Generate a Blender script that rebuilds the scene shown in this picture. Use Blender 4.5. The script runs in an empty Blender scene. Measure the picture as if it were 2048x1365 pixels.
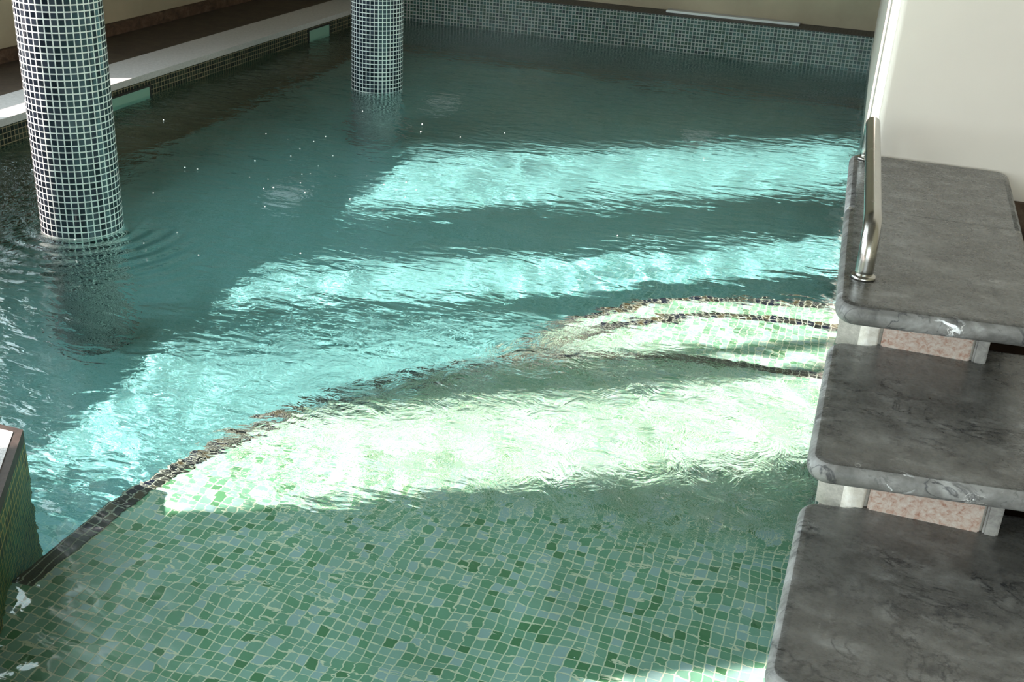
import bpy, bmesh, math, random
import numpy as np
from mathutils import Matrix, Vector

random.seed(4)
rng = np.random.default_rng(7)
sc = bpy.context.scene
COL = sc.collection
PI = math.pi

# ------------------------------------------------------------------ numbers
WATER_DEPTH = 1.15          # deep floor below the water line (z = 0)
PLAT_Z = -0.20              # shallow platform
XL = -4.036                 # left pool edge
DECK_Z = 0.127
YB = 8.913                  # back pool wall
LEDGE_Z = 0.263
XW = -4.90                  # left room wall
YR = 9.19                   # back room wall
YN = -3.0                   # near room wall
XR = 3.0
CEIL = 5.7
def xright(y): return 0.125 - 0.0226 * y      # pool's right wall (slightly out of square)

# ------------------------------------------------------------------ helpers
def tag(o, label=None, cat=None, group=None, kind=None):
    if label: o['label'] = label
    if cat: o['category'] = cat
    if group: o['group'] = group
    if kind: o['kind'] = kind
    return o

def box_uv(me):
    uvl = me.uv_layers.new(name='UVMap')
    for p in me.polygons:
        n = p.normal
        a = max(range(3), key=lambda i: abs(n[i]))
        for li in p.loop_indices:
            c = me.vertices[me.loops[li].vertex_index].co
            uvl.data[li].uv = (c.y, c.z) if a == 0 else (c.x, c.z) if a == 1 else (c.x, c.y)

def link(name, bm, mat, parent=None, smooth=False, uv=True):
    me = bpy.data.meshes.new(name)
    bmesh.ops.recalc_face_normals(bm, faces=bm.faces[:])
    bm.to_mesh(me); bm.free()
    if uv and not me.uv_layers: box_uv(me)
    if mat: me.materials.append(mat)
    if smooth:
        for p in me.polygons: p.use_smooth = True
    o = bpy.data.objects.new(name, me)
    COL.objects.link(o)
    if parent:
        o.parent = parent
        o.matrix_parent_inverse = parent.matrix_world.inverted() if False else Matrix.Translation(-parent.location)
    return o

def empty(name, loc):
    o = bpy.data.objects.new(name, None)
    o.empty_display_size = 0.1
    o.location = loc
    COL.objects.link(o)
    return o

def add_box(bm, x0, x1, y0, y1, z0, z1):
    vs = [bm.verts.new((x, y, z)) for z in (z0, z1) for y in (y0, y1) for x in (x0, x1)]
    for f in ((0,1,3,2),(4,6,7,5),(0,4,5,1),(2,3,7,6),(0,2,6,4),(1,5,7,3)):
        bm.faces.new([vs[i] for i in f])

def add_prism(bm, pts, z0, z1):
    a = [bm.verts.new((x, y, z0)) for x, y in pts]
    b = [bm.verts.new((x, y, z1)) for x, y in pts]
    n = len(pts)
    bm.faces.new(a[::-1]); bm.faces.new(b)
    for i in range(n):
        bm.faces.new((a[i], a[(i+1) % n], b[(i+1) % n], b[i]))

def box(name, x0, x1, y0, y1, z0, z1, mat, parent=None, bev=0.0):
    bm = bmesh.new(); add_box(bm, x0, x1, y0, y1, z0, z1)
    if bev:
        bmesh.ops.bevel(bm, geom=bm.edges[:], offset=bev, segments=3, affect='EDGES', profile=0.5)
    return link(name, bm, mat, parent, smooth=False)

def round_poly(corners, radii, seg=8):
    """corners anticlockwise -> points with rounded corners"""
    out = []
    n = len(corners)
    for i in range(n):
        p = Vector(corners[i]); a = Vector(corners[i-1]); b = Vector(corners[(i+1) % n])
        r = radii[i]
        if r <= 0: out.append(tuple(p)); continue
        da = (a-p).normalized(); db = (b-p).normalized()
        ang = da.angle(db); t = r / math.tan(ang/2)
        c = p + (da+db).normalized() * (r / math.sin(ang/2))
        s = p + da*t - c; e = p + db*t - c
        a0 = math.atan2(s.y, s.x); a1 = math.atan2(e.y, e.x)
        while a1 < a0: a1 += 2*PI
        if a1 - a0 > PI: a1 -= 2*PI
        for k in range(seg+1):
            q = a0 + (a1-a0)*k/seg
            out.append((c.x + r*math.cos(q), c.y + r*math.sin(q)))
    return out

def offset_poly(pts, d):
    """inset an anticlockwise polygon by d (pts dense)"""
    n = len(pts); out = []
    for i in range(n):
        p = Vector(pts[i]); a = Vector(pts[i-1]); b = Vector(pts[(i+1) % n])
        e1 = (p-a).normalized(); e2 = (b-p).normalized()
        n1 = Vector((-e1.y, e1.x)); n2 = Vector((-e2.y, e2.x))
        m = (n1+n2)
        m = m / max(m.length_squared, 1e-9) * 2
        out.append((p.x + m.x*d, p.y + m.y*d))
    return out

def slab(name, corners, radii, ztop, th, mat, parent=None, bull=None):
    """stone slab with rounded plan corners and a bullnose all round"""
    pts = round_poly(corners, radii)
    h = th/2; bull = bull or h
    prof = [(bull*(1-math.sin(t)), h*math.cos(t)) for t in np.linspace(0, PI, 13)]
    bm = bmesh.new(); rings = []
    for ins, dz in prof:
        ring = [bm.verts.new((x, y, ztop-h+dz)) for x, y in offset_poly(pts, ins)]
        rings.append(ring)
    n = len(pts)
    for r0, r1 in zip(rings, rings[1:]):
        for i in range(n):
            bm.faces.new((r0[i], r1[i], r1[(i+1) % n], r0[(i+1) % n]))
    top = bm.faces.new(rings[0]); bot = bm.faces.new(rings[-1][::-1])
    o = link(name, bm, mat, parent, smooth=True)
    o.data.materials.append(M['marble_lit_edge'])
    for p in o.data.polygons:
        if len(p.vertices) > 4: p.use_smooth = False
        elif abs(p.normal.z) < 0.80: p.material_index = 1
    return o

def tube_path(bm, path, r, seg=20, cap=True):
    path = [Vector(p) for p in path]
    rings = []
    prev = None
    for i, p in enumerate(path):
        t = (path[min(i+1, len(path)-1)] - path[max(i-1, 0)]).normalized()
        if prev is None:
            n = t.orthogonal().normalized()
        else:
            n = (prev - t*prev.dot(t)).normalized()
        prev = n; b = t.cross(n)
        rings.append([bm.verts.new(p + (n*math.cos(a)+b*math.sin(a))*r) for a in np.linspace(0, 2*PI, seg, endpoint=False)])
    for r0, r1 in zip(rings, rings[1:]):
        for i in range(seg):
            bm.faces.new((r0[i], r0[(i+1) % seg], r1[(i+1) % seg], r1[i]))
    if cap:
        bm.faces.new(rings[0][::-1]); bm.faces.new(rings[-1])

def add_lathe(bm, prof, cx, cy, seg=40, z0=0):
    rings = [[bm.verts.new((cx+r*math.cos(a), cy+r*math.sin(a), z0+z)) for a in np.linspace(0, 2*PI, seg, endpoint=False)] for r, z in prof]
    for r0, r1 in zip(rings, rings[1:]):
        for i in range(seg):
            bm.faces.new((r0[i], r0[(i+1) % seg], r1[(i+1) % seg], r1[i]))
    bm.faces.new(rings[0][::-1]); bm.faces.new(rings[-1])

# ------------------------------------------------------------------ materials
class NT:
    def __init__(self, name):
        self.m = bpy.data.materials.new(name); self.m.use_nodes = True
        self.t = self.m.node_tree; self.t.nodes.clear()
        self.out = self.n('ShaderNodeOutputMaterial')
    def n(self, kind, **kw):
        nd = self.t.nodes.new(kind)
        for k, v in kw.items(): setattr(nd, k, v)
        return nd
    def l(self, a, b): self.t.links.new(a, b)
    def val(self, sock, v):
        if hasattr(v, 'is_linked'): self.l(v, sock)
        else: sock.default_value = v
    def math(self, op, a, b=None, clamp=False):
        nd = self.n('ShaderNodeMath', operation=op, use_clamp=clamp)
        self.val(nd.inputs[0], a)
        if b is not None: self.val(nd.inputs[1], b)
        return nd.outputs[0]
    def mix(self, f, a, b, mode='MIX'):
        nd = self.n('ShaderNodeMix', data_type='RGBA', blend_type=mode)
        self.val(nd.inputs[0], f); self.val(nd.inputs[6], a); self.val(nd.inputs[7], b)
        return nd.outputs[2]
    def ramp(self, f, stops, interp='LINEAR'):
        nd = self.n('ShaderNodeValToRGB'); cr = nd.color_ramp; cr.interpolation = interp
        while len(cr.elements) < len(stops): cr.elements.new(0.5)
        for e, (p, c) in zip(cr.elements, stops):
            e.position = p; e.color = (*c, 1) if len(c) == 3 else c
        self.l(f, nd.inputs[0]); return nd.outputs[0]
    def noise(self, vec, scale, detail=4, rough=0.55, dist=0.0):
        nd = self.n('ShaderNodeTexNoise')
        nd.inputs['Scale'].default_value = scale; nd.inputs['Detail'].default_value = detail
        nd.inputs['Roughness'].default_value = rough; nd.inputs['Distortion'].default_value = dist
        if vec is not None: self.l(vec, nd.inputs['Vector'])
        return nd.outputs[0]
    def mapping(self, vec, scale=(1,1,1), rot=(0,0,0), loc=(0,0,0)):
        nd = self.n('ShaderNodeMapping'); self.l(vec, nd.inputs[0])
        nd.inputs['Scale'].default_value = scale; nd.inputs['Rotation'].default_value = rot; nd.inputs['Location'].default_value = loc
        return nd.outputs[0]
    def bump(self, h, strength, dist=0.01):
        nd = self.n('ShaderNodeBump'); nd.inputs['Strength'].default_value = strength; nd.inputs['Distance'].default_value = dist
        self.l(h, nd.inputs['Height']); return nd.outputs[0]
    def bsdf(self, color, rough, spec=0.5, metal=0.0, normal=None):
        b = self.n('ShaderNodeBsdfPrincipled')
        self.val(b.inputs['Base Color'], (*color, 1) if isinstance(color, tuple) else color)
        self.val(b.inputs['Roughness'], rough)
        b.inputs['Specular IOR Level'].default_value = spec; b.inputs['Metallic'].default_value = metal
        if normal is not None: self.l(normal, b.inputs['Normal'])
        self.l(b.outputs[0], self.out.inputs[0]); return b

def mosaic(name, pitch, grout_w, tiles, grout, rough=0.25, spec=0.5, relief=0.4, wob=0.0):
    """square glass mosaic; tiles = list of (position, colour) for a per-tile random pick"""
    N = NT(name)
    uv = N.n('ShaderNodeTexCoord').outputs['UV']
    sep = N.n('ShaderNodeSeparateXYZ'); N.l(uv, sep.inputs[0])
    u = N.math('DIVIDE', sep.outputs[0], pitch); v = N.math('DIVIDE', sep.outputs[1], pitch)
    fu = N.math('FRACT', u); fv = N.math('FRACT', v)
    du = N.math('MINIMUM', fu, N.math('SUBTRACT', 1.0, fu)); dv = N.math('MINIMUM', fv, N.math('SUBTRACT', 1.0, fv))
    d = N.math('MINIMUM', du, dv)
    g = grout_w/pitch/2
    mr = N.n('ShaderNodeMapRange'); N.l(d, mr.inputs[0])
    mr.inputs[1].default_value = g*0.75; mr.inputs[2].default_value = g*1.25
    mask = mr.outputs[0]
    cv = N.n('ShaderNodeCombineXYZ'); N.l(N.math('FLOOR', u), cv.inputs[0]); N.l(N.math('FLOOR', v), cv.inputs[1])
    wn = N.n('ShaderNodeTexWhiteNoise', noise_dimensions='2D'); N.l(cv.outputs[0], wn.inputs[0])
    col = N.ramp(wn.outputs[0], tiles, 'CONSTANT' if len(tiles) > 2 else 'LINEAR')
    c = N.mix(mask, (*grout, 1), col)
    r = N.mix(mask, (0.8,0.8,0.8,1), (rough,rough,rough,1))
    nrm = N.bump(mask, relief, 0.0015)
    N.bsdf(c, r, spec, 0, nrm)
    return N.m

def S(r, g, b):   # sRGB 0..255 -> linear
    return tuple((c/255/12.92 if c/255 <= 0.04045 else ((c/255+0.055)/1.055)**2.4) for c in (r, g, b))

M = {}
M['floor_tile'] = mosaic('pool_floor_mosaic', 0.0275, 0.0031,
    [(0.0, S(132,180,155)), (0.20, S(152,194,178)), (0.38, S(120,172,142)), (0.56, S(164,198,194)), (0.68, S(110,164,128)), (0.84, S(144,188,168)), (0.94, S(86,140,98))],
    S(226,232,204), 0.35)
M['deep_tile'] = mosaic('deep_floor_mosaic', 0.0275, 0.0034,
    [(0.0, S(98,166,166)), (0.2, S(112,176,178)), (0.4, S(90,158,156)), (0.6, S(118,180,184)), (0.8, S(84,150,144))],
    S(152,202,194), 0.35)
M['wall_tile'] = mosaic('pool_wall_mosaic', 0.0275, 0.006,
    [(0.0, S(46,74,66)), (0.25, S(38,62,58)), (0.5, S(58,88,84)), (0.72, S(44,70,56)), (0.9, S(30,46,48))],
    S(160,164,158), 0.25)
M['side_tile'] = mosaic('pool_side_mosaic', 0.0275, 0.004,
    [(0.0, S(46,56,50)), (0.3, S(38,46,42)), (0.6, S(56,64,54)), (0.85, S(32,38,36))],
    S(142,132,106), 0.45, 0.06, 0.1)
M['near_tile'] = mosaic('near_wall_mosaic', 0.0275, 0.0036,
    [(0.0, S(64,98,72)), (0.3, S(54,86,64)), (0.6, S(74,108,80)), (0.85, S(46,72,56))],
    S(176,164,112), 0.45, 0.06, 0.1)
M['column_tile'] = mosaic('column_mosaic', 0.02513, 0.0046,
    [(0.0, S(46,52,64)), (0.3, S(34,40,50)), (0.55, S(58,64,74)), (0.8, S(26,32,42))],
    S(236,238,232), 0.16, 0.6)
M['band_tile'] = mosaic('nosing_mosaic', 0.0275, 0.0034,
    [(0.0, S(24,28,30)), (0.3, S(40,44,40)), (0.6, S(20,26,44)), (0.85, S(70,64,44))],
    S(170,178,160), 0.3)
M['ledge_tile'] = mosaic('ledge_mosaic', 0.0275, 0.003,
    [(0.0, S(58,54,52)), (0.5, S(50,46,46)), (0.8, S(66,60,56))], S(84,78,72), 0.5)

def plaster(name, color, var=0.06, bump=0.15, rough=0.85):
    N = NT(name); pos = N.n('ShaderNodeNewGeometry').outputs['Position']
    a = N.noise(pos, 1.7, 5, 0.6); b = N.noise(pos, 45, 4, 0.6)
    dark = tuple(c*(1-var*2.2) for c in color); light = tuple(min(1, c*(1+var)) for c in color)
    c = N.ramp(a, [(0.3, dark), (0.7, light)])
    N.bsdf(c, rough, 0.3, 0, N.bump(b, bump, 0.004)); return N.m
M['white'] = plaster('white_plaster', S(236,225,211), 0.02, 0.10)
M['beige'] = plaster('beige_plaster', S(176,166,142), 0.09, 0.12)
M['ceiling'] = plaster('ceiling_paint', S(96,90,80), 0.03, 0.05)

def marble(name, gain=1.0):
    N = NT(name); pos = N.n('ShaderNodeNewGeometry').outputs['Position']
    p = N.mapping(pos, (1.0, 1.5, 1.3), (0, 0, 0.5))
    cloud = N.noise(p, 11, 7, 0.60, 0.5)
    broad = N.noise(p, 4.5, 4, 0.6, 0.5)
    fine = N.noise(p, 75, 6, 0.75)
    base = N.ramp(cloud, [(0.32, S(50,49,46)), (0.44, S(82,80,76)), (0.56, S(110,108,104)), (0.70, S(146,145,142))])
    base = N.mix(0.30, base, N.ramp(broad, [(0.35, S(70,68,65)), (0.65, S(124,122,118))]))
    base = N.mix(0.12, base, N.ramp(fine, [(0.35, S(62,60,56)), (0.65, S(132,130,126))]))
    # dark veins
    def vein(scale, seedloc, w, dist):
        q = N.mapping(pos, (1,1.7,1), (0,0,0.45), seedloc)
        nz = N.noise(q, scale, 7, 0.55, dist)
        dd = N.math('ABSOLUTE', N.math('SUBTRACT', nz, 0.5))
        return N.math('SUBTRACT', 1.0, N.math('DIVIDE', dd, w), True)
    dv = N.math('MULTIPLY', vein(4.5, (3,1,0), 0.018, 1.2), N.ramp(N.noise(pos, 5, 2), [(0.36, (0,0,0)), (0.52, (1,1,1))]))
    c = N.mix(N.math('MULTIPLY', dv, 0.85), base, (*S(38,38,40), 1))
    dv2 = N.math('MULTIPLY', vein(11, (8,4,2), 0.02, 0.9), N.ramp(N.noise(pos, 9, 2), [(0.42, (0,0,0)), (0.58, (1,1,1))]))
    c = N.mix(N.math('MULTIPLY', dv2, 0.7), c, (*S(42,41,41), 1))
    # a few chalky white flecks where the stone shows them
    fl = None
    for (fx, fy, fz, fr) in ((0.27, 2.70, 0.575, 0.045), (0.20, 2.23, 0.40, 0.035)):
        dn_ = N.n('ShaderNodeVectorMath', operation='DISTANCE'); N.l(pos, dn_.inputs[0]); dn_.inputs[1].default_value = (fx, fy, fz)
        mk = N.math('SUBTRACT', 1.0, N.math('DIVIDE', dn_.outputs['Value'], fr), True)
        fl = mk if fl is None else N.math('MAXIMUM', fl, mk)
    fk = N.math('MULTIPLY', vein(9, (2,2,9), 0.02, 1.0), N.math('MULTIPLY', fl, 2.5), True)
    c = N.mix(N.math('MULTIPLY', fk, 0.85), c, (*S(206,206,204), 1))
    wv = N.math('MULTIPLY', vein(6.0, (1,7,5), 0.004, 0.8), N.ramp(N.noise(pos, 13, 3), [(0.60, (0,0,0)), (0.68, (1,1,1))]))
    c = N.mix(N.math('MULTIPLY', wv, 0.8), c, (*S(205,202,196), 1))
    if gain != 1.0:      # window light on the bullnose edges painted in as paler, rougher marble
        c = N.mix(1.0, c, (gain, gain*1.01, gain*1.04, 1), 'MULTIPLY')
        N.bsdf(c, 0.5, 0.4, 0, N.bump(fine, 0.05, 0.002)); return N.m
    r = N.ramp(fine, [(0.3, (0.22,)*3), (0.7, (0.34,)*3)])
    N.bsdf(c, r, 0.75, 0, N.bump(fine, 0.05, 0.002)); return N.m
M['marble'] = marble('grey_marble')
M['marble_lit_edge'] = marble('grey_marble_lit_edge', 2.3)

def stone(name, stops, scale=40, bump=0.5, rough=0.85):
    N = NT(name); pos = N.n('ShaderNodeNewGeometry').outputs['Position']
    p = N.mapping(pos, (1.0, 1.0, 1.3))
    a = N.noise(p, scale, 6, 0.7, 0.5); b = N.noise(p, scale*3, 5, 0.7)
    c = N.ramp(a, stops)
    h = N.math('ADD', a, N.math('MULTIPLY', b, 0.5))
    N.bsdf(c, rough, 0.3, 0, N.bump(h, bump, 0.006)); return N.m
M['pink_stone'] = stone('pink_granite', [(0.30, S(168,118,98)), (0.42, S(200,166,148)), (0.52, S(214,194,180)), (0.7, S(228,218,208))], 70)
M['pale_stone'] = stone('pale_quarry_stone', [(0.3, S(196,188,172)), (0.5, S(226,218,204)), (0.7, S(242,238,228))], 22, 0.5)
M['grey_stone'] = stone('grey_quarry_stone', [(0.3, S(126,122,118)), (0.55, S(168,164,158)), (0.75, S(196,190,184))], 30, 0.5)
M['mortar'] = stone('mortar', [(0.3, S(160,154,144)), (0.7, S(196,190,178))], 90, 0.3)
M['coping'] = stone('light_grey_coping_stone', [(0.3, S(176,174,172)), (0.7, S(206,204,202))], 60, 0.05, 0.45)
M['granular'] = stone('speckled_grey_stone', [(0.35, S(150,148,146)), (0.5, S(196,194,192)), (0.62, S(224,222,220))], 320, 0.15, 0.6)
M['dark_stone'] = stone('dark_edge_stone', [(0.3, S(48,40,34)), (0.6, S(66,56,48)), (0.75, S(84,76,68))], 25, 0.2, 0.6)
M['brown_deck'] = stone('brown_deck_stone', [(0.25, S(52,44,38)), (0.5, S(70,60,52)), (0.75, S(88,76,64))], 9, 0.15, 0.6)
M['brown_base'] = stone('brown_baseboard_stone', [(0.3, S(58,44,36)), (0.5, S(86,68,54)), (0.7, S(112,94,78))], 14, 0.4, 0.8)
M['shade_panel'] = stone('dark_brown_shade_panel', [(0.3, S(34,22,16)), (0.7, S(56,38,28))], 12, 0.1, 0.6)

def simple(name, color, rough, metal=0.0, spec=0.5):
    N = NT(name); pos = N.n('ShaderNodeNewGeometry').outputs['Position']
    r = N.ramp(N.noise(pos, 30, 3), [(0.3, (rough*0.85,)*3), (0.7, (min(1, rough*1.15),)*3)])
    N.bsdf(color, r, spec, metal); return N.m
M['steel'] = simple('polished_steel', S(196,194,188), 0.24, 1.0)
M['white_plastic'] = simple('white_plastic', S(226,236,232), 0.35)
M['frame_paint'] = simple('window_frame_paint', S(210,206,196), 0.5)
M['dark_gap'] = simple('dark_recess', S(40,38,34), 0.7)
M['inlet'] = simple('aqua_inlet_plastic', S(214,240,244), 0.4)
M['grate'] = simple('pale_metal_strip', S(196,198,202), 0.4, 0.3)
M['aqua_plastic'] = simple('aqua_white_flap', S(132,172,154), 0.35)

def water_material():
    N = NT('pool_water')
    pos = N.n('ShaderNodeNewGeometry').outputs['Position']
    sep = N.n('ShaderNodeSeparateXYZ'); N.l(pos, sep.inputs[0])
    x, y = sep.outputs[0], sep.outputs[1]
    def dist(cx, cy, sx=1.0, sy=1.0):
        dx = N.math('MULTIPLY', N.math('SUBTRACT', x, cx), sx); dy = N.math('MULTIPLY', N.math('SUBTRACT', y, cy), sy)
        return N.math('SQRT', N.math('ADD', N.math('MULTIPLY', dx, dx), N.math('MULTIPLY', dy, dy)))
    def fall(d, d0, d1, a=1.0, b=0.0):
        mr = N.n('ShaderNodeMapRange', interpolation_type='SMOOTHSTEP'); N.l(d, mr.inputs[0])
        mr.inputs[1].default_value = d0; mr.inputs[2].default_value = d1; mr.inputs[3].default_value = a; mr.inputs[4].default_value = b
        return mr.outputs[0]
    # wind-like ripples, crests drawn out across the pool
    p = N.mapping(pos, (0.50, 1.0, 1.0), (0, 0, -0.30))
    n1 = N.noise(p, 13, 2, 0.4, 0.7)
    n2 = N.noise(p, 34, 3, 0.55, 0.5)
    patch = N.ramp(N.noise(pos, 1.1, 2, 0.5), [(0.36, (0.30,)*3), (0.62, (1,1,1))])
    # calm over the near right of the platform, where the tile grid reads
    lee = N.math('SUBTRACT', y, N.math('MULTIPLY', x, 0.62))
    calm = fall(lee, 3.0, 3.5, 0.26, 1.0)
    calm = N.math('MAXIMUM', calm, fall(dist(-1.2, 2.38, 1.0, 1.5), 0.15, 0.62, 0.75, 0.0))
    calm = N.math('MAXIMUM', calm, fall(dist(-1.70, 2.12), 0.10, 0.36, 0.6, 0.0))
    calm = N.math('MULTIPLY', calm, fall(dist(-0.15, 3.95, 0.8, 1.2), 0.45, 0.95, 0.45, 1.0))
    fine = N.math('MULTIPLY', N.math('MULTIPLY', n2, 1.3), calm)
    h = N.math('ADD', N.math('MULTIPLY', n1, 3.8), fine)
    h = N.math('MULTIPLY', h, N.math('MULTIPLY', patch, calm))
    busy = fall(dist(-0.75, 3.0, 0.75, 1.5), 0.35, 1.05, 1.0, 0.0)
    n4 = N.noise(pos, 9, 4, 0.6, 1.6)
    h = N.math('ADD', h, N.math('MULTIPLY', N.math('MULTIPLY', n4, busy), 5.5))
    shal = fall(dist(-0.2, 1.7), 1.55, 1.85, 2.3, 1.0)
    h = N.math('MULTIPLY', h, shal)
    # jet chop beside the nearer column, and rings round both columns
    n3 = N.noise(pos, 22, 4, 0.6, 1.2)
    chop = fall(dist(-3.55, 3.2, 1.4, 0.62), 0.30, 1.05)
    h = N.math('ADD', h, N.math('MULTIPLY', N.math('MULTIPLY', n3, chop), 9.0))
    rc = dist(-2.982, 3.689)
    ring = N.math('SINE', N.math('MULTIPLY', rc, 2*PI/0.082))
    ring = N.math('MULTIPLY', ring, N.math('MULTIPLY', fall(rc, 0.30, 0.95), fall(dist(-2.75, 3.2), 0.35, 0.75)))
    h = N.math('ADD', h, N.math('MULTIPLY', ring, 1.6))
    nrm = N.bump(h, 0.9, 0.0042)
    g = N.n('ShaderNodeBsdfGlass'); g.inputs['IOR'].default_value = 1.333; g.inputs['Roughness'].default_value = 0.0
    g.inputs['Color'].default_value = (0.92, 0.985, 0.975, 1)
    N.l(nrm, g.inputs['Normal'])
    N.l(g.outputs[0], N.out.inputs[0])
    return N.m
M['water'] = water_material()

# ------------------------------------------------------------------ water
def waves(X, Y):
    H = np.zeros_like(X)
    k = 46
    lam = np.exp(rng.uniform(math.log(0.07), math.log(0.75), k))
    for L in lam:
        th = rng.normal(1.35, 0.75)                # crests run mostly across the view
        kx, ky = math.cos(th)*2*PI/L, math.sin(th)*2*PI/L
        ph = rng.uniform(0, 2*PI)
        amp = 0.0011*(L/0.2)**1.15
        # slow modulation so that no wave runs for ever
        mx, my = rng.uniform(0.6, 1.6, 2); mp = rng.uniform(0, 2*PI, 2)
        mod = 0.5 + 0.5*np.sin(X*mx*2.1 + mp[0])*np.sin(Y*my*1.7 + mp[1])
        wob = 0.55*np.sin(X*1.9 + Y*1.1 + ph) + 0.4*np.sin(X*3.3 - Y*2.7 + 2*ph)
        H += amp*mod*np.sin(kx*X + ky*Y + ph + wob*1.2)
    # gentle over the deep part, livelier over the shallow platform
    shallow = 1/(1 + np.exp((np.hypot(X, Y-1.98) - 1.55)/0.10))
    near = np.exp(-((X+0.45)/0.75)**2 - ((Y-2.05)/0.42)**2)
    H *= 0.26 + (0.50 - 0.30*near)*shallow
    r = np.hypot(X+2.98, Y-3.69)
    H += 0.0002*np.exp(-((r-0.55)/0.40)**2)*np.sin(r*2*PI/0.10)*(0.3+0.7*(Y < 3.69))
    chop = np.exp(-((X+3.5)/0.45)**2 - ((Y-3.2)/0.9)**2)
    for i in range(20):
        L = rng.uniform(0.10, 0.28); th = rng.uniform(0, PI)
        H += 0*chop*0.0008*(L/0.15)*np.sin((math.cos(th)*X+math.sin(th)*Y)*2*PI/L + rng.uniform(0, 6.28) + 0.8*np.sin(5*X+3*Y+i))
    return H

def make_water():
    xs = np.arange(XL-0.02, 0.16, 0.0115)
    ys = [0.85]; step = 0.0085
    while ys[-1] < YB+0.02:
        ys.append(ys[-1] + step*(0.85+0.22*max(0, ys[-1]-1.0)**1.0))
    ys = np.array(ys)
    nx, ny = len(xs), len(ys)
    X, Y = np.meshgrid(xs, ys)
    Z = waves(X, Y)
    top = np.stack([X, Y, Z], -1).reshape(-1, 3)
    zb = -WATER_DEPTH-0.05
    idx = np.arange(nx*ny).reshape(ny, nx)
    quads = np.stack([idx[:-1,:-1], idx[:-1,1:], idx[1:,1:], idx[1:,:-1]], -1).reshape(-1, 4)
    rim = np.concatenate([idx[0,:-1], idx[:-1,-1], idx[-1,:0:-1], idx[:0:-1,0]])
    nb = len(rim); base = nx*ny
    low = top[rim].copy(); low[:,2] = zb
    verts = np.concatenate([top, low])
    faces = quads.tolist()
    for i in range(nb):
        j = (i+1) % nb
        faces.append([int(rim[i]), base+i, base+j, int(rim[j])])
    faces.append([base+i for i in range(nb)][::-1])
    me = bpy.data.meshes.new('pool_water')
    me.from_pydata(verts.tolist(), [], faces)
    me.update()
    sm = np.zeros(len(me.polygons), bool); sm[:len(quads)] = True
    me.polygons.foreach_set('use_smooth', sm)
    me.materials.append(M['water'])
    # a hard rim keeps the shading of the surface flat up to its edge
    o = bpy.data.objects.new('pool_water', me); COL.objects.link(o)
    return o
water = make_water()
tag(water, 'rippled turquoise water filling the indoor pool', 'water', kind='stuff')
water.cycles.is_caustics_caster = True

RECV = []
# ------------------------------------------------------------------ pool basin
def struct(o):
    o['kind'] = 'structure'; return o
floor = struct(box('floor', XL-0.1, 0.3, 0.5, YB+0.1, -WATER_DEPTH-0.15, -WATER_DEPTH, M['deep_tile'])); RECV.append(floor)

# left side: pool wall, deck, coping
lw = struct(box('wall_pool_left', XL-0.12, XL, 2.0, YB+0.1, -WATER_DEPTH-0.1, DECK_Z-0.035, M['side_tile'])); RECV.append(lw)
dk = struct(box('floor_deck_left', XW-0.1, XL-0.30, 1.9, YR, DECK_Z-0.2, DECK_Z, M['brown_deck']))
cp = struct(box('trim_coping_left', XL-0.32, XL+0.004, 2.07, YB, DECK_Z-0.035, DECK_Z+0.001, M['coping']))
# back side: mosaic wall with a ledge on top
bw = struct(box('wall_pool_back', XW, 0.3, YB, YR+0.05, -WATER_DEPTH-0.1, LEDGE_Z-0.004, M['wall_tile'])); RECV.append(bw)
lg = struct(box('trim_ledge_back', XW, 0.3, YB+0.015, YR+0.05, LEDGE_Z-0.01, LEDGE_Z, M['ledge_tile']))
# right side below the steps and the white wall
bm = bmesh.new()
add_prism(bm, [(xright(YB), YB), (xright(4.2), 4.2), (0.045, 3.2), (0.045, 0.5), (0.4, 0.5), (0.4, YB)], -WATER_DEPTH-0.1, 0.14)
rw = struct(link('wall_pool_right', bm, M['wall_tile'])); RECV.append(rw)

# near deck with its slanting pool edge
dn = [(XW, 2.07), (XW, YN), (XR, YN), (XR, 0.55), (-1.033, 0.55), (-1.93, 2.07)]
bm = bmesh.new(); add_prism(bm, dn, -WATER_DEPTH-0.1, DECK_Z-0.03)
nd = struct(link('wall_pool_near', bm, M['near_tile'])); RECV.append(nd)
# uv of the slanting face follows its length
ddir = Vector((0.5082, -0.8612))
for p in nd.data.polygons:
    if abs(p.normal.x*ddir.x + p.normal.y*ddir.y) < 0.05 and abs(p.normal.z) < 0.1 and p.normal.x > 0.5:
        for li in p.loop_indices:
            c = nd.data.vertices[nd.data.loops[li].vertex_index].co
            nd.data.uv_layers[0].data[li].uv = (c.x*ddir.x + c.y*ddir.y, c.z)
bm = bmesh.new(); add_prism(bm, dn, DECK_Z-0.03, DECK_Z)
eb = struct(link('trim_deck_edge', bm, M['dark_stone']))
ins = offset_poly(dn, 0.022)
bm = bmesh.new(); add_prism(bm, ins, DECK_Z-0.02, DECK_Z+0.002)
gd = struct(link('floor_deck_near', bm, M['granular']))

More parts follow.
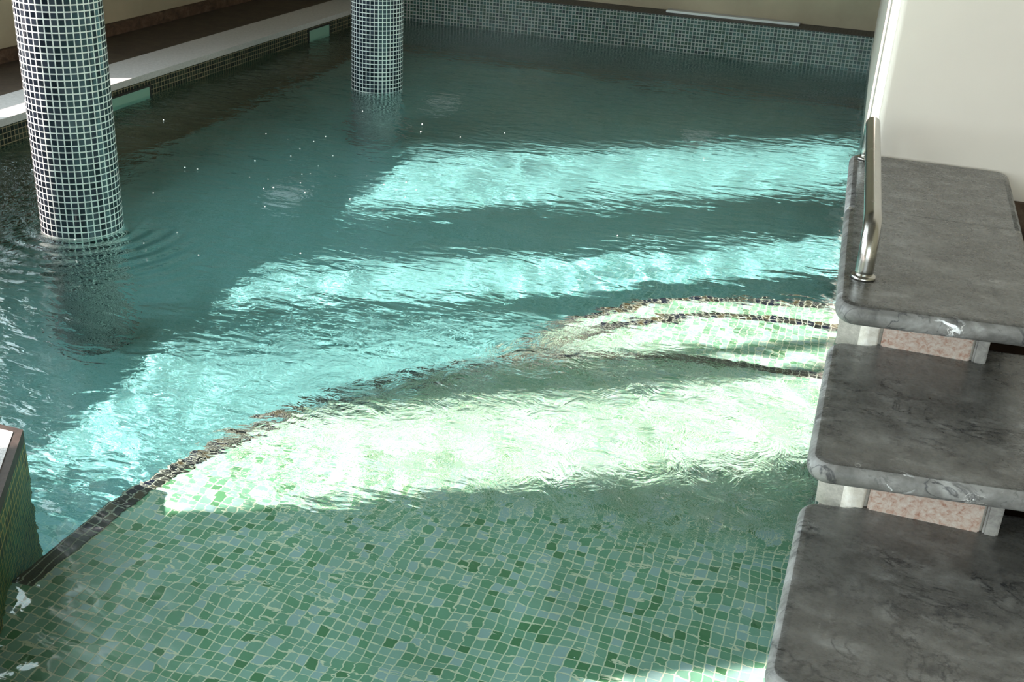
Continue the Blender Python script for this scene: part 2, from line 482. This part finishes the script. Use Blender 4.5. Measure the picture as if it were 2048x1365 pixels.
# ------------------------------------------------------------------ shallow platform and curved steps
def arc_pts(cx, cy, r, a0, a1, n):
    return [(cx+r*math.cos(a), cy+r*math.sin(a)) for a in np.linspace(a0, a1, n)]
PC, PR = 1.98, 1.76                    # centre (x = 0) and radius of the platform's edge
def upper(c, r, x): return c + math.sqrt(max(0.0, r*r-x*x)) if abs(x) <= r else -9.0
def slant(y): return -1.93 + 0.59*(2.07-y)   # the near deck's slanting face
def step(name, cy, r, ztop, label, inner=None, band=0.052):
    cx = 0.0; xr = 0.046
    root = empty(name, (cx, cy, -WATER_DEPTH))
    tag(root, label, 'pool step', 'curved mosaic pool steps')
    arc = [(xr, upper(cy, r, xr))] + [q for q in arc_pts(cx, cy, r, 0.0, PI, 90) if q[0] < xr]
    if inner is None:
        yl = 2.07 - (1.93-r)/0.59
        A = arc + [(-r, yl)]
        pts = A + [(slant(0.56), 0.56), (xr, 0.56)]
    else:
        xs = np.linspace(xr, -r*0.9995, 80)
        lo = [max(upper(PC, PR, x), upper(inner[0], inner[1], x) if inner[1] else -9.0, 2*cy-upper(cy, r, x)) for x in xs]
        up = [upper(cy, r, x) for x in xs]
        k = [i for i in range(len(xs)) if up[i] > lo[i]+1e-4]
        A = [q for q in arc if q[1] > upper(PC, PR, q[0])+0.002 and not (inner[1] and q[1] <= upper(inner[0], inner[1], q[0])+0.002)]
        pts = [(xs[i], up[i]) for i in k] + [(xs[i], lo[i]) for i in k[::-1]]
    bm = bmesh.new(); add_prism(bm, pts, -WATER_DEPTH-0.02, ztop)
    b = link('tread', bm, M['floor_tile'], root); RECV.append(b)
    # dark mosaic nosing: band on top and a lip down the face
    bm = bmesh.new()
    out, inn = [], []
    for i, q in enumerate(A):
        q = Vector(q)
        d = Vector((q.x-cx, q.y-cy)).normalized() if q.y > cy else Vector((-1, 0))
        out.append(q + d*0.004); inn.append(q - d*band)
    prof = []
    for o_, i_ in zip(out, inn):
        prof.append([bm.verts.new((i_.x, i_.y, ztop+0.004)), bm.verts.new((o_.x, o_.y, ztop+0.004)),
                     bm.verts.new((o_.x, o_.y, ztop-0.028)), bm.verts.new((i_.x, i_.y, ztop-0.028))])
    for a, b2 in zip(prof, prof[1:]):
        for k in range(4):
            bm.faces.new((a[k], b2[k], b2[(k+1) % 4], a[(k+1) % 4]))
    bm.faces.new(prof[0][::-1]); bm.faces.new(prof[-1])
    nb = link('nosing', bm, M['band_tile'], root); RECV.append(nb)
    nb['label'] = 'dark mosaic nosing band'
    uvl = nb.data.uv_layers[0]
    for p in nb.data.polygons:
        for li in p.loop_indices:
            c = nb.data.vertices[nb.data.loops[li].vertex_index].co
            a = math.atan2(c.y-cy, c.x-cx)
            uvl.data[li].uv = (a*r, math.hypot(c.x-cx, c.y-cy) + (0 if p.normal.z > 0.5 else c.z))
    return root
step('pool_step', PC, PR, PLAT_Z, 'wide shallow pale green mosaic platform, the highest of the curved pool steps')
step('pool_step', 3.31, 1.07, -0.38, 'middle curved mosaic pool step, one level below the wide platform', (0, 0))
step('pool_step', 3.60, 1.15, -0.57, 'deepest and farthest curved mosaic pool step, just above the pool floor', (3.31, 1.07))

# ------------------------------------------------------------------ columns
def column(x, y, label):
    D = 0.32; seg = 96
    bm = bmesh.new()
    zs = [-WATER_DEPTH-0.02, CEIL+0.02]
    rings = [[bm.verts.new((x+D/2*math.cos(a), y+D/2*math.sin(a), z)) for a in np.linspace(0, 2*PI, seg, endpoint=False)] for z in zs]
    uvl = bm.loops.layers.uv.new('UVMap')
    for i in range(seg):
        j = (i+1) % seg
        f = bm.faces.new((rings[0][i], rings[0][j], rings[1][j], rings[1][i]))
        us = (i/seg, (i+1)/seg, (i+1)/seg, i/seg)
        for l, u in zip(f.loops, us):
            l[uvl].uv = (u*PI*D, l.vert.co.z)
        f.smooth = True
    bm.faces.new(rings[1]); bm.faces.new(rings[0][::-1])
    o = link('mosaic_column', bm, M['column_tile'])
    RECV.append(o)
    tag(o, label, 'column', 'mosaic columns standing in the pool')
    return o
column(-2.982, 3.689, 'round column of dark mosaic with white grout, the nearer one, left edge of the pool')
column(-2.982, 6.589, 'round column of dark mosaic with white grout, the farther one near the back wall')

# ------------------------------------------------------------------ skimmers, floor inlets, ledge strip
def skimmer(y0, y1, z0, z1, label):
    r = empty('pool_skimmer', (XL, (y0+y1)/2, z0))
    tag(r, label, 'skimmer', 'skimmer openings in the left pool wall')
    bm = bmesh.new(); w = 0.012
    add_box(bm, XL-0.005, XL+0.008, y0-w, y1+w, z1, z1+w)
    add_box(bm, XL-0.005, XL+0.008, y0-w, y1+w, z0-0.05-w, z0-0.05)
    add_box(bm, XL-0.005, XL+0.008, y0-w, y0, z0-0.05, z1)
    add_box(bm, XL-0.005, XL+0.008, y1, y1+w, z0-0.05, z1)
    link('frame', bm, M['dark_gap'], r)
    bm = bmesh.new(); add_box(bm, XL-0.005, XL+0.005, y0, y1, z0-0.05, z1)
    f = link('flap', bm, M['aqua_plastic'], r); f['label'] = 'pale translucent flap'
skimmer(5.335, 5.700, -0.02, 0.050, 'pale skimmer flap at the left waterline, just right of the nearer column')
skimmer(7.700, 8.030, -0.02, 0.070, 'pale skimmer flap at the left waterline, beside the farther column')
def inlet(x, y, label):
    r = empty('floor_inlet', (x, y, -WATER_DEPTH)); tag(r, label, 'floor inlet', 'pale round inlets on the deep pool floor')
    bm = bmesh.new()
    add_lathe(bm, [(0.115, 0.0), (0.115, 0.006), (0.105, 0.012), (0.06, 0.014)], x, y, 40, -WATER_DEPTH)
    a = link('cover', bm, M['inlet'], r, True); RECV.append(a)
    bm = bmesh.new()
    add_lathe(bm, [(0.03, 0.0), (0.03, 0.018), (0.022, 0.022)], x, y, 24, -WATER_DEPTH+0.008)
    a = link('cap', bm, M['inlet'], r, True); RECV.append(a)
inlet(-3.008, 5.449, 'pale round inlet on the deep floor, between the two columns')
inlet(-2.92, 7.60, 'faint pale round inlet on the deep floor, right of the farther column')
inlet(-1.051, 7.634, 'pale inlet on the deep floor, nearest the white wall on the right')
r = empty('ledge_grate', (-1.15, 9.1, LEDGE_Z)); tag(r, 'long pale metal strip lying on the dark ledge of the back wall', 'grate')
bm = bmesh.new(); add_box(bm, -1.655, -0.632, 9.075, 9.185, LEDGE_Z, LEDGE_Z+0.012)
link('strip', bm, M['grate'], r)
bm = bmesh.new(); add_box(bm, -1.65, -0.632, 9.060, 9.075, LEDGE_Z, LEDGE_Z+0.016)
link('front_rail', bm, M['white_plastic'], r)

# ------------------------------------------------------------------ stone steps
Z1, Z2, Z3 = 0.24, 0.42, 0.60
TH = 0.055
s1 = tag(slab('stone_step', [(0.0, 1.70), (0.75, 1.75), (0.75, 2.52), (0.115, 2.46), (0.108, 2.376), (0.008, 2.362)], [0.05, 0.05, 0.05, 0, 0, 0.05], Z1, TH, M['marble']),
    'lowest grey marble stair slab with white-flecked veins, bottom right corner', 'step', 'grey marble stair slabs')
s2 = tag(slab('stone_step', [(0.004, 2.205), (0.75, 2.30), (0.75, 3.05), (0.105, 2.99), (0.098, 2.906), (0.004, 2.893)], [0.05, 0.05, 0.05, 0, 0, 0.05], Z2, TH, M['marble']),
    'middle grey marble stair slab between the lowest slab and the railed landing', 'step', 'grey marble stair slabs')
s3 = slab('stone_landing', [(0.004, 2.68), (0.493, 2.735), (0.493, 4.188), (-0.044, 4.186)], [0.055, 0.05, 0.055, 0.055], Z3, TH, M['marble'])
s4 = s3.copy(); s4.data = s3.data.copy(); COL.objects.link(s4)
def cut(o, clear_outer, dy):
    bm = bmesh.new(); bm.from_mesh(o.data)
    g = bmesh.ops.bisect_plane(bm, geom=bm.verts[:]+bm.edges[:]+bm.faces[:], dist=1e-5, plane_co=(0, 3.503+dy, 0.6), plane_no=(-0.012, 1, 0), clear_outer=clear_outer, clear_inner=not clear_outer)
    ed = [e for e in g['geom_cut'] if isinstance(e, bmesh.types.BMEdge)]
    bmesh.ops.holes_fill(bm, edges=ed)
    bm.to_mesh(o.data); bm.free()
cut(s3, True, -0.0012); cut(s4, False, 0.0012)
tag(s3,
    'front grey marble landing slab under the near foot of the handrail', 'step', 'marble landing slabs under the handrail')
tag(s4,
    'rear grey marble landing slab against the white wall', 'step', 'marble landing slabs under the handrail')

# the pier that carries the slabs, up from the pool bottom
pier = struct(box('wall_stair_pier', 0.05, 0.42, 1.85, 4.15, 0.1, Z1-TH+0.002, M['mortar']))
box_joint = box('joint', -0.012, 0.48, 3.497, 3.509, Z3-TH*0.8, Z3-0.0012, M['mortar'], s3)
def riser(y, z0, z1, x0, label, void):
    """pier of stone blocks under the upper slab, with a rounded pale corner stone"""
    r = empty('stone_riser', (0.2, y, z0)); tag(r, label, 'stair riser', 'stone risers under the marble slabs')
    bm = bmesh.new(); add_prism(bm, [(x0-0.01, y+0.05), (x0+0.06, y+0.012), (void, y+0.012), (void, y+0.40), (x0-0.01, y+0.40)], z0+0.02, z1)
    m_ = link('mortar_core', bm, M['mortar'], r); RECV.append(m_)
    pts = round_poly([(x0, y+0.20), (x0+0.018, y+0.055), (x0+0.062, y), (x0+0.096, y), (x0+0.096, y+0.2)], [0, 0.03, 0.02, 0.006, 0], 5)
    bm = bmesh.new(); add_prism(bm, pts, z0+0.01, z1)
    c_ = link('corner_stone', bm, M['pale_stone'], r); c_['label'] = 'pale corner stone'
    bm = bmesh.new(); add_box(bm, x0+0.104, void-0.040, y+0.001, y+0.06, z0+TH*0.6, z1)
    bmesh.ops.bevel(bm, geom=bm.edges[:], offset=0.004, segments=2, affect='EDGES')
    g_ = link('granite_block', bm, M['pink_stone'], r); g_['label'] = 'pinkish granite block'
    bm = bmesh.new(); add_box(bm, void-0.034, void, y, y+0.2, z0+TH*0.6, z1)
    bmesh.ops.bevel(bm, geom=bm.edges[:], offset=0.005, segments=2, affect='EDGES')
    link('end_stone', bm, M['grey_stone'], r)
riser(2.898, Z2-TH, Z3-TH, 0.030, 'pinkish stone riser under the front landing slab with the handrail', 0.395)
riser(2.368, Z1-TH, Z2-TH, 0.050, 'pinkish stone riser under the middle marble slab', 0.437)

# dark panels added so the shaded hollow beside the piers stays dark
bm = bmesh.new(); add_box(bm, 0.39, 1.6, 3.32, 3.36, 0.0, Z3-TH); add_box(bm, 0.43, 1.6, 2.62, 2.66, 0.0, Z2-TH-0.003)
hb = struct(link('trim_added_shade_panel_stair_back', bm, M['shade_panel']))
fd = struct(box('floor_under_stair', 0.3, XR, 0.55, YB, -0.02, 0.10, M['brown_deck']))

# handrail
def handrail():
    r = empty('handrail', (0.03, 3.5, Z3)); tag(r, 'short low stainless steel handrail on the marble landing', 'handrail')
    A = Vector((0.057, 2.90, Z3)); B = Vector((0.012, 4.10, Z3)); h = 0.138; rad = 0.0232
    d = (B-A).normalized(); up = Vector((0, 0, 1)); R = 0.09
    path = [A + up*0.002, A + up*(h-R)*0.5]
    for t in np.linspace(0, PI/2, 14): path.append(A + up*(h-R) + d*R*(1-math.cos(t)) + up*R*math.sin(t))
    R2 = 0.055
    for t in np.linspace(0, PI/2, 12): path.append(B - d*R2 + up*(h-R2) + d*R2*math.sin(t) + up*R2*math.cos(t))
    path += [B + up*(h-R2)*0.5, B + up*0.002]
    bm = bmesh.new(); tube_path(bm, path, rad, 28)
    link('rail', bm, M['steel'], r, True)
    for P in (A, B):
        bm = bmesh.new(); add_lathe(bm, [(0.031, 0), (0.033, 0.003), (0.031, 0.008), (0.0225, 0.012)], P.x, P.y, 36, Z3)
        link('flange', bm, M['steel'], r, True)
handrail()

# ------------------------------------------------------------------ room shell
def wall_with_openings(name, x0, x1, ya, yb, zt, wins, mat, zb=-0.2):
    """wall along Y between ya and yb; wins = [(y0,y1,z0,z1)]"""
    bm = bmesh.new(); y = ya
    for w in sorted(wins):
        add_box(bm, x0, x1, y, w[0], zb, zt)
        add_box(bm, x0, x1, w[0], w[1], zb, w[2])
        add_box(bm, x0, x1, w[0], w[1], w[3], zt)
        y = w[1]
    add_box(bm, x0, x1, y, yb, zb, zt)
    return struct(link(name, bm, mat))
TE = math.tan(math.radians(35.0))
SILL = 0.74
WINS = [(-2.7, -0.84, SILL, 4.2), (0.04, 0.70, SILL, 4.50), (0.87, 1.10, SILL, 4.50), (1.11, 3.16, SILL, 5.35), (3.91, 5.02, SILL, 3.5)]
WT = 0.12
wl = wall_with_openings('wall_left', XW-WT, XW, YN-0.2, YR+0.2, CEIL+0.1, WINS, M['beige'])
for i, w in enumerate(WINS):
    bm = bmesh.new(); f = 0.035
    xa, xb = XW-WT*0.8, XW-WT*0.35
    add_box(bm, xa, xb, w[0], w[0]+f, w[2], w[3]); add_box(bm, xa, xb, w[1]-f, w[1], w[2], w[3])
    add_box(bm, xa, xb, w[0], w[1], w[2], w[2]+f); add_box(bm, xa, xb, w[0], w[1], w[3]-f, w[3])
    struct(link('window_%d' % (i+1), bm, M['frame_paint']))
bb = struct(box('baseboard_left', XW, XW+0.035, 2.07, YR, DECK_Z, DECK_Z+0.075, M['brown_base']))
wb = struct(box('wall_back', XW-WT, XR+0.1, YR, YR+0.15, -0.2, CEIL+0.1, M['beige']))
wn_ = bmesh.new()
NW = [(-0.9, 0.6), (0.9, 2.6)]  # unseen windows added behind the camera to light white wall and slab fronts
x = XW-WT
for a, b in NW:
    add_box(wn_, x, a, YN-0.15, YN, -0.2, CEIL+0.1); add_box(wn_, a, b, YN-0.15, YN, -0.2, 0.4); add_box(wn_, a, b, YN-0.15, YN, 2.6, CEIL+0.1); x = b
add_box(wn_, x, XR+0.1, YN-0.15, YN, -0.2, CEIL+0.1)
struct(link('wall_near', wn_, M['beige']))
for i, (a, b) in enumerate(NW):
    bm = bmesh.new(); f = 0.05
    for q in ((a, a+f, 0.4, 2.6), (b-f, b, 0.4, 2.6), (a, b, 0.4, 0.4+f), (a, b, 2.6-f, 2.6), ((a+b)/2-f/2, (a+b)/2+f/2, 0.4, 2.6)):
        add_box(bm, q[0], q[1], YN-0.10, YN-0.05, q[2], q[3])
    struct(link('window_%d' % (i+6), bm, M['frame_paint']))
struct(box('ceiling', XW-WT, XR+0.1, YN-0.15, YR+0.15, CEIL, CEIL+0.12, M['ceiling']))
# white wall block on the right (front face towards the camera, left face along the pool)
pts = round_poly([(xright(YR), YR), (xright(4.185), 4.19), (XR+0.1, 4.19), (XR+0.1, YR)], [0, 0.022, 0, 0], 8)
bm = bmesh.new(); add_prism(bm, pts, 0.14, CEIL+0.02)
ww = struct(link('wall_white', bm, M['white']))
wr = struct(box('wall_right', XR, XR+0.12, YN-0.1, 4.3, -0.2, CEIL+0.1, M['beige']))
br = struct(box('baseboard_right', 0.50, XR, 4.165, 4.19, 0.1, 0.50, M['brown_base']))

# ------------------------------------------------------------------ bubbles drifting on the surface
def bubbles():
    bm = bmesh.new()
    def up(px, py):
        f = 2281.91; c, s = math.cos, math.sin
        return None
    R = random.Random(5)
    spots = [(-2.6+R.gauss(0, 0.32), 4.75+R.gauss(0, 0.5)) for _ in range(34)] + [(-2.45+R.gauss(0, 0.7), 5.5+R.gauss(0, 0.9)) for _ in range(16)] + [(R.uniform(-1.4, -0.2), R.uniform(1.8, 2.6)) for _ in range(9)]
    for x, y in spots:
        if y > 6.0: continue
        rr = R.uniform(0.0025, 0.0048) if y > 3 else R.uniform(0.0012, 0.0024)
        mt = Matrix.Translation((x, y, 0.001)) @ Matrix.Diagonal((rr, rr, rr*0.7, 1))
        bmesh.ops.create_icosphere(bm, subdivisions=2, radius=1.0, matrix=mt)
    pass
    return link('foam_bubbles', bm, M['bubble'], None, True, uv=False)
Nb = NT('bubble_film'); Nb.bsdf(S(236,244,240), 0.08, 0.8); M['bubble'] = Nb.m
bb_ = bubbles(); tag(bb_, 'scattered tiny white bubbles drifting on the dark water right of the nearer column', 'bubbles', kind='stuff')

for o in RECV: o.cycles.is_caustics_receiver = True

# ------------------------------------------------------------------ light
sun = bpy.data.lights.new('sun', 'SUN'); so = bpy.data.objects.new('sun', sun); COL.objects.link(so)
sd = Vector((0.85, 0.527, -math.hypot(0.85, 0.527)*TE)).normalized()
so.rotation_euler = sd.to_track_quat('-Z', 'Y').to_euler()
so.location = (-8, -2, 5)
sun.energy = 13.0; sun.angle = math.radians(0.53); sun.color = (1.0, 0.80, 0.77)
sun.cycles.is_caustics_light = True
w = bpy.data.worlds.new('world'); sc.world = w; w.use_nodes = True
bg = w.node_tree.nodes['Background']; bg.inputs[0].default_value = (0.80, 0.94, 1.0, 1); bg.inputs[1].default_value = 6.8
w.cycles.is_caustics_light = False
def portal(name, loc, rot, sx, sy):
    l = bpy.data.lights.new(name, 'AREA'); l.shape = 'RECTANGLE'; l.size = sx; l.size_y = sy; l.cycles.is_portal = True
    o = bpy.data.objects.new(name, l); COL.objects.link(o); o.location = loc; o.rotation_euler = rot
for (y0, y1, z0, z1) in WINS:
    portal('window_portal', (XW-WT-0.01, (y0+y1)/2, (z0+z1)/2), (0, -PI/2, 0), z1-z0, y1-y0)
for a, b in NW:
    portal('window_portal', ((a+b)/2, YN-0.16, 1.5), (PI/2, 0, 0), b-a, 2.2)

# ------------------------------------------------------------------ camera
f_px, pitch, roll, yaw, hcam = 2281.91, 0.438613, 0.0595023, 0.293874, 1.654094
fwd = Vector((-math.sin(yaw)*math.cos(pitch), math.cos(yaw)*math.cos(pitch), -math.sin(pitch)))
right = Vector((math.cos(yaw), math.sin(yaw), 0)); upv = right.cross(fwd)
r2 = math.cos(roll)*right + math.sin(roll)*upv
u2 = -math.sin(roll)*right + math.cos(roll)*upv
cam = bpy.data.cameras.new('camera'); co = bpy.data.objects.new('camera', cam); COL.objects.link(co)
co.matrix_world = Matrix(((r2.x, u2.x, -fwd.x, 0), (r2.y, u2.y, -fwd.y, 0), (r2.z, u2.z, -fwd.z, hcam), (0, 0, 0, 1)))
cam.sensor_width = 36; cam.lens = f_px/2048*36; cam.clip_start = 0.05; cam.clip_end = 100
sc.camera = co

# ------------------------------------------------------------------ view and sampling options
vs = sc.view_settings
vs.view_transform = 'Standard'; vs.look = 'None'; vs.gamma = 1; vs.use_curve_mapping = False
vs.exposure = 0.30
cy = sc.cycles
cy.max_bounces = 7; cy.diffuse_bounces = 3; cy.glossy_bounces = 3; cy.transmission_bounces = 6; cy.transparent_max_bounces = 8
cy.caustics_refractive = True; cy.caustics_reflective = False
cy.blur_glossy = 0.3; cy.sample_clamp_indirect = 6.0
cy.use_denoising = True
cy.use_adaptive_sampling = True; cy.adaptive_threshold = 0.06; cy.adaptive_min_samples = 16
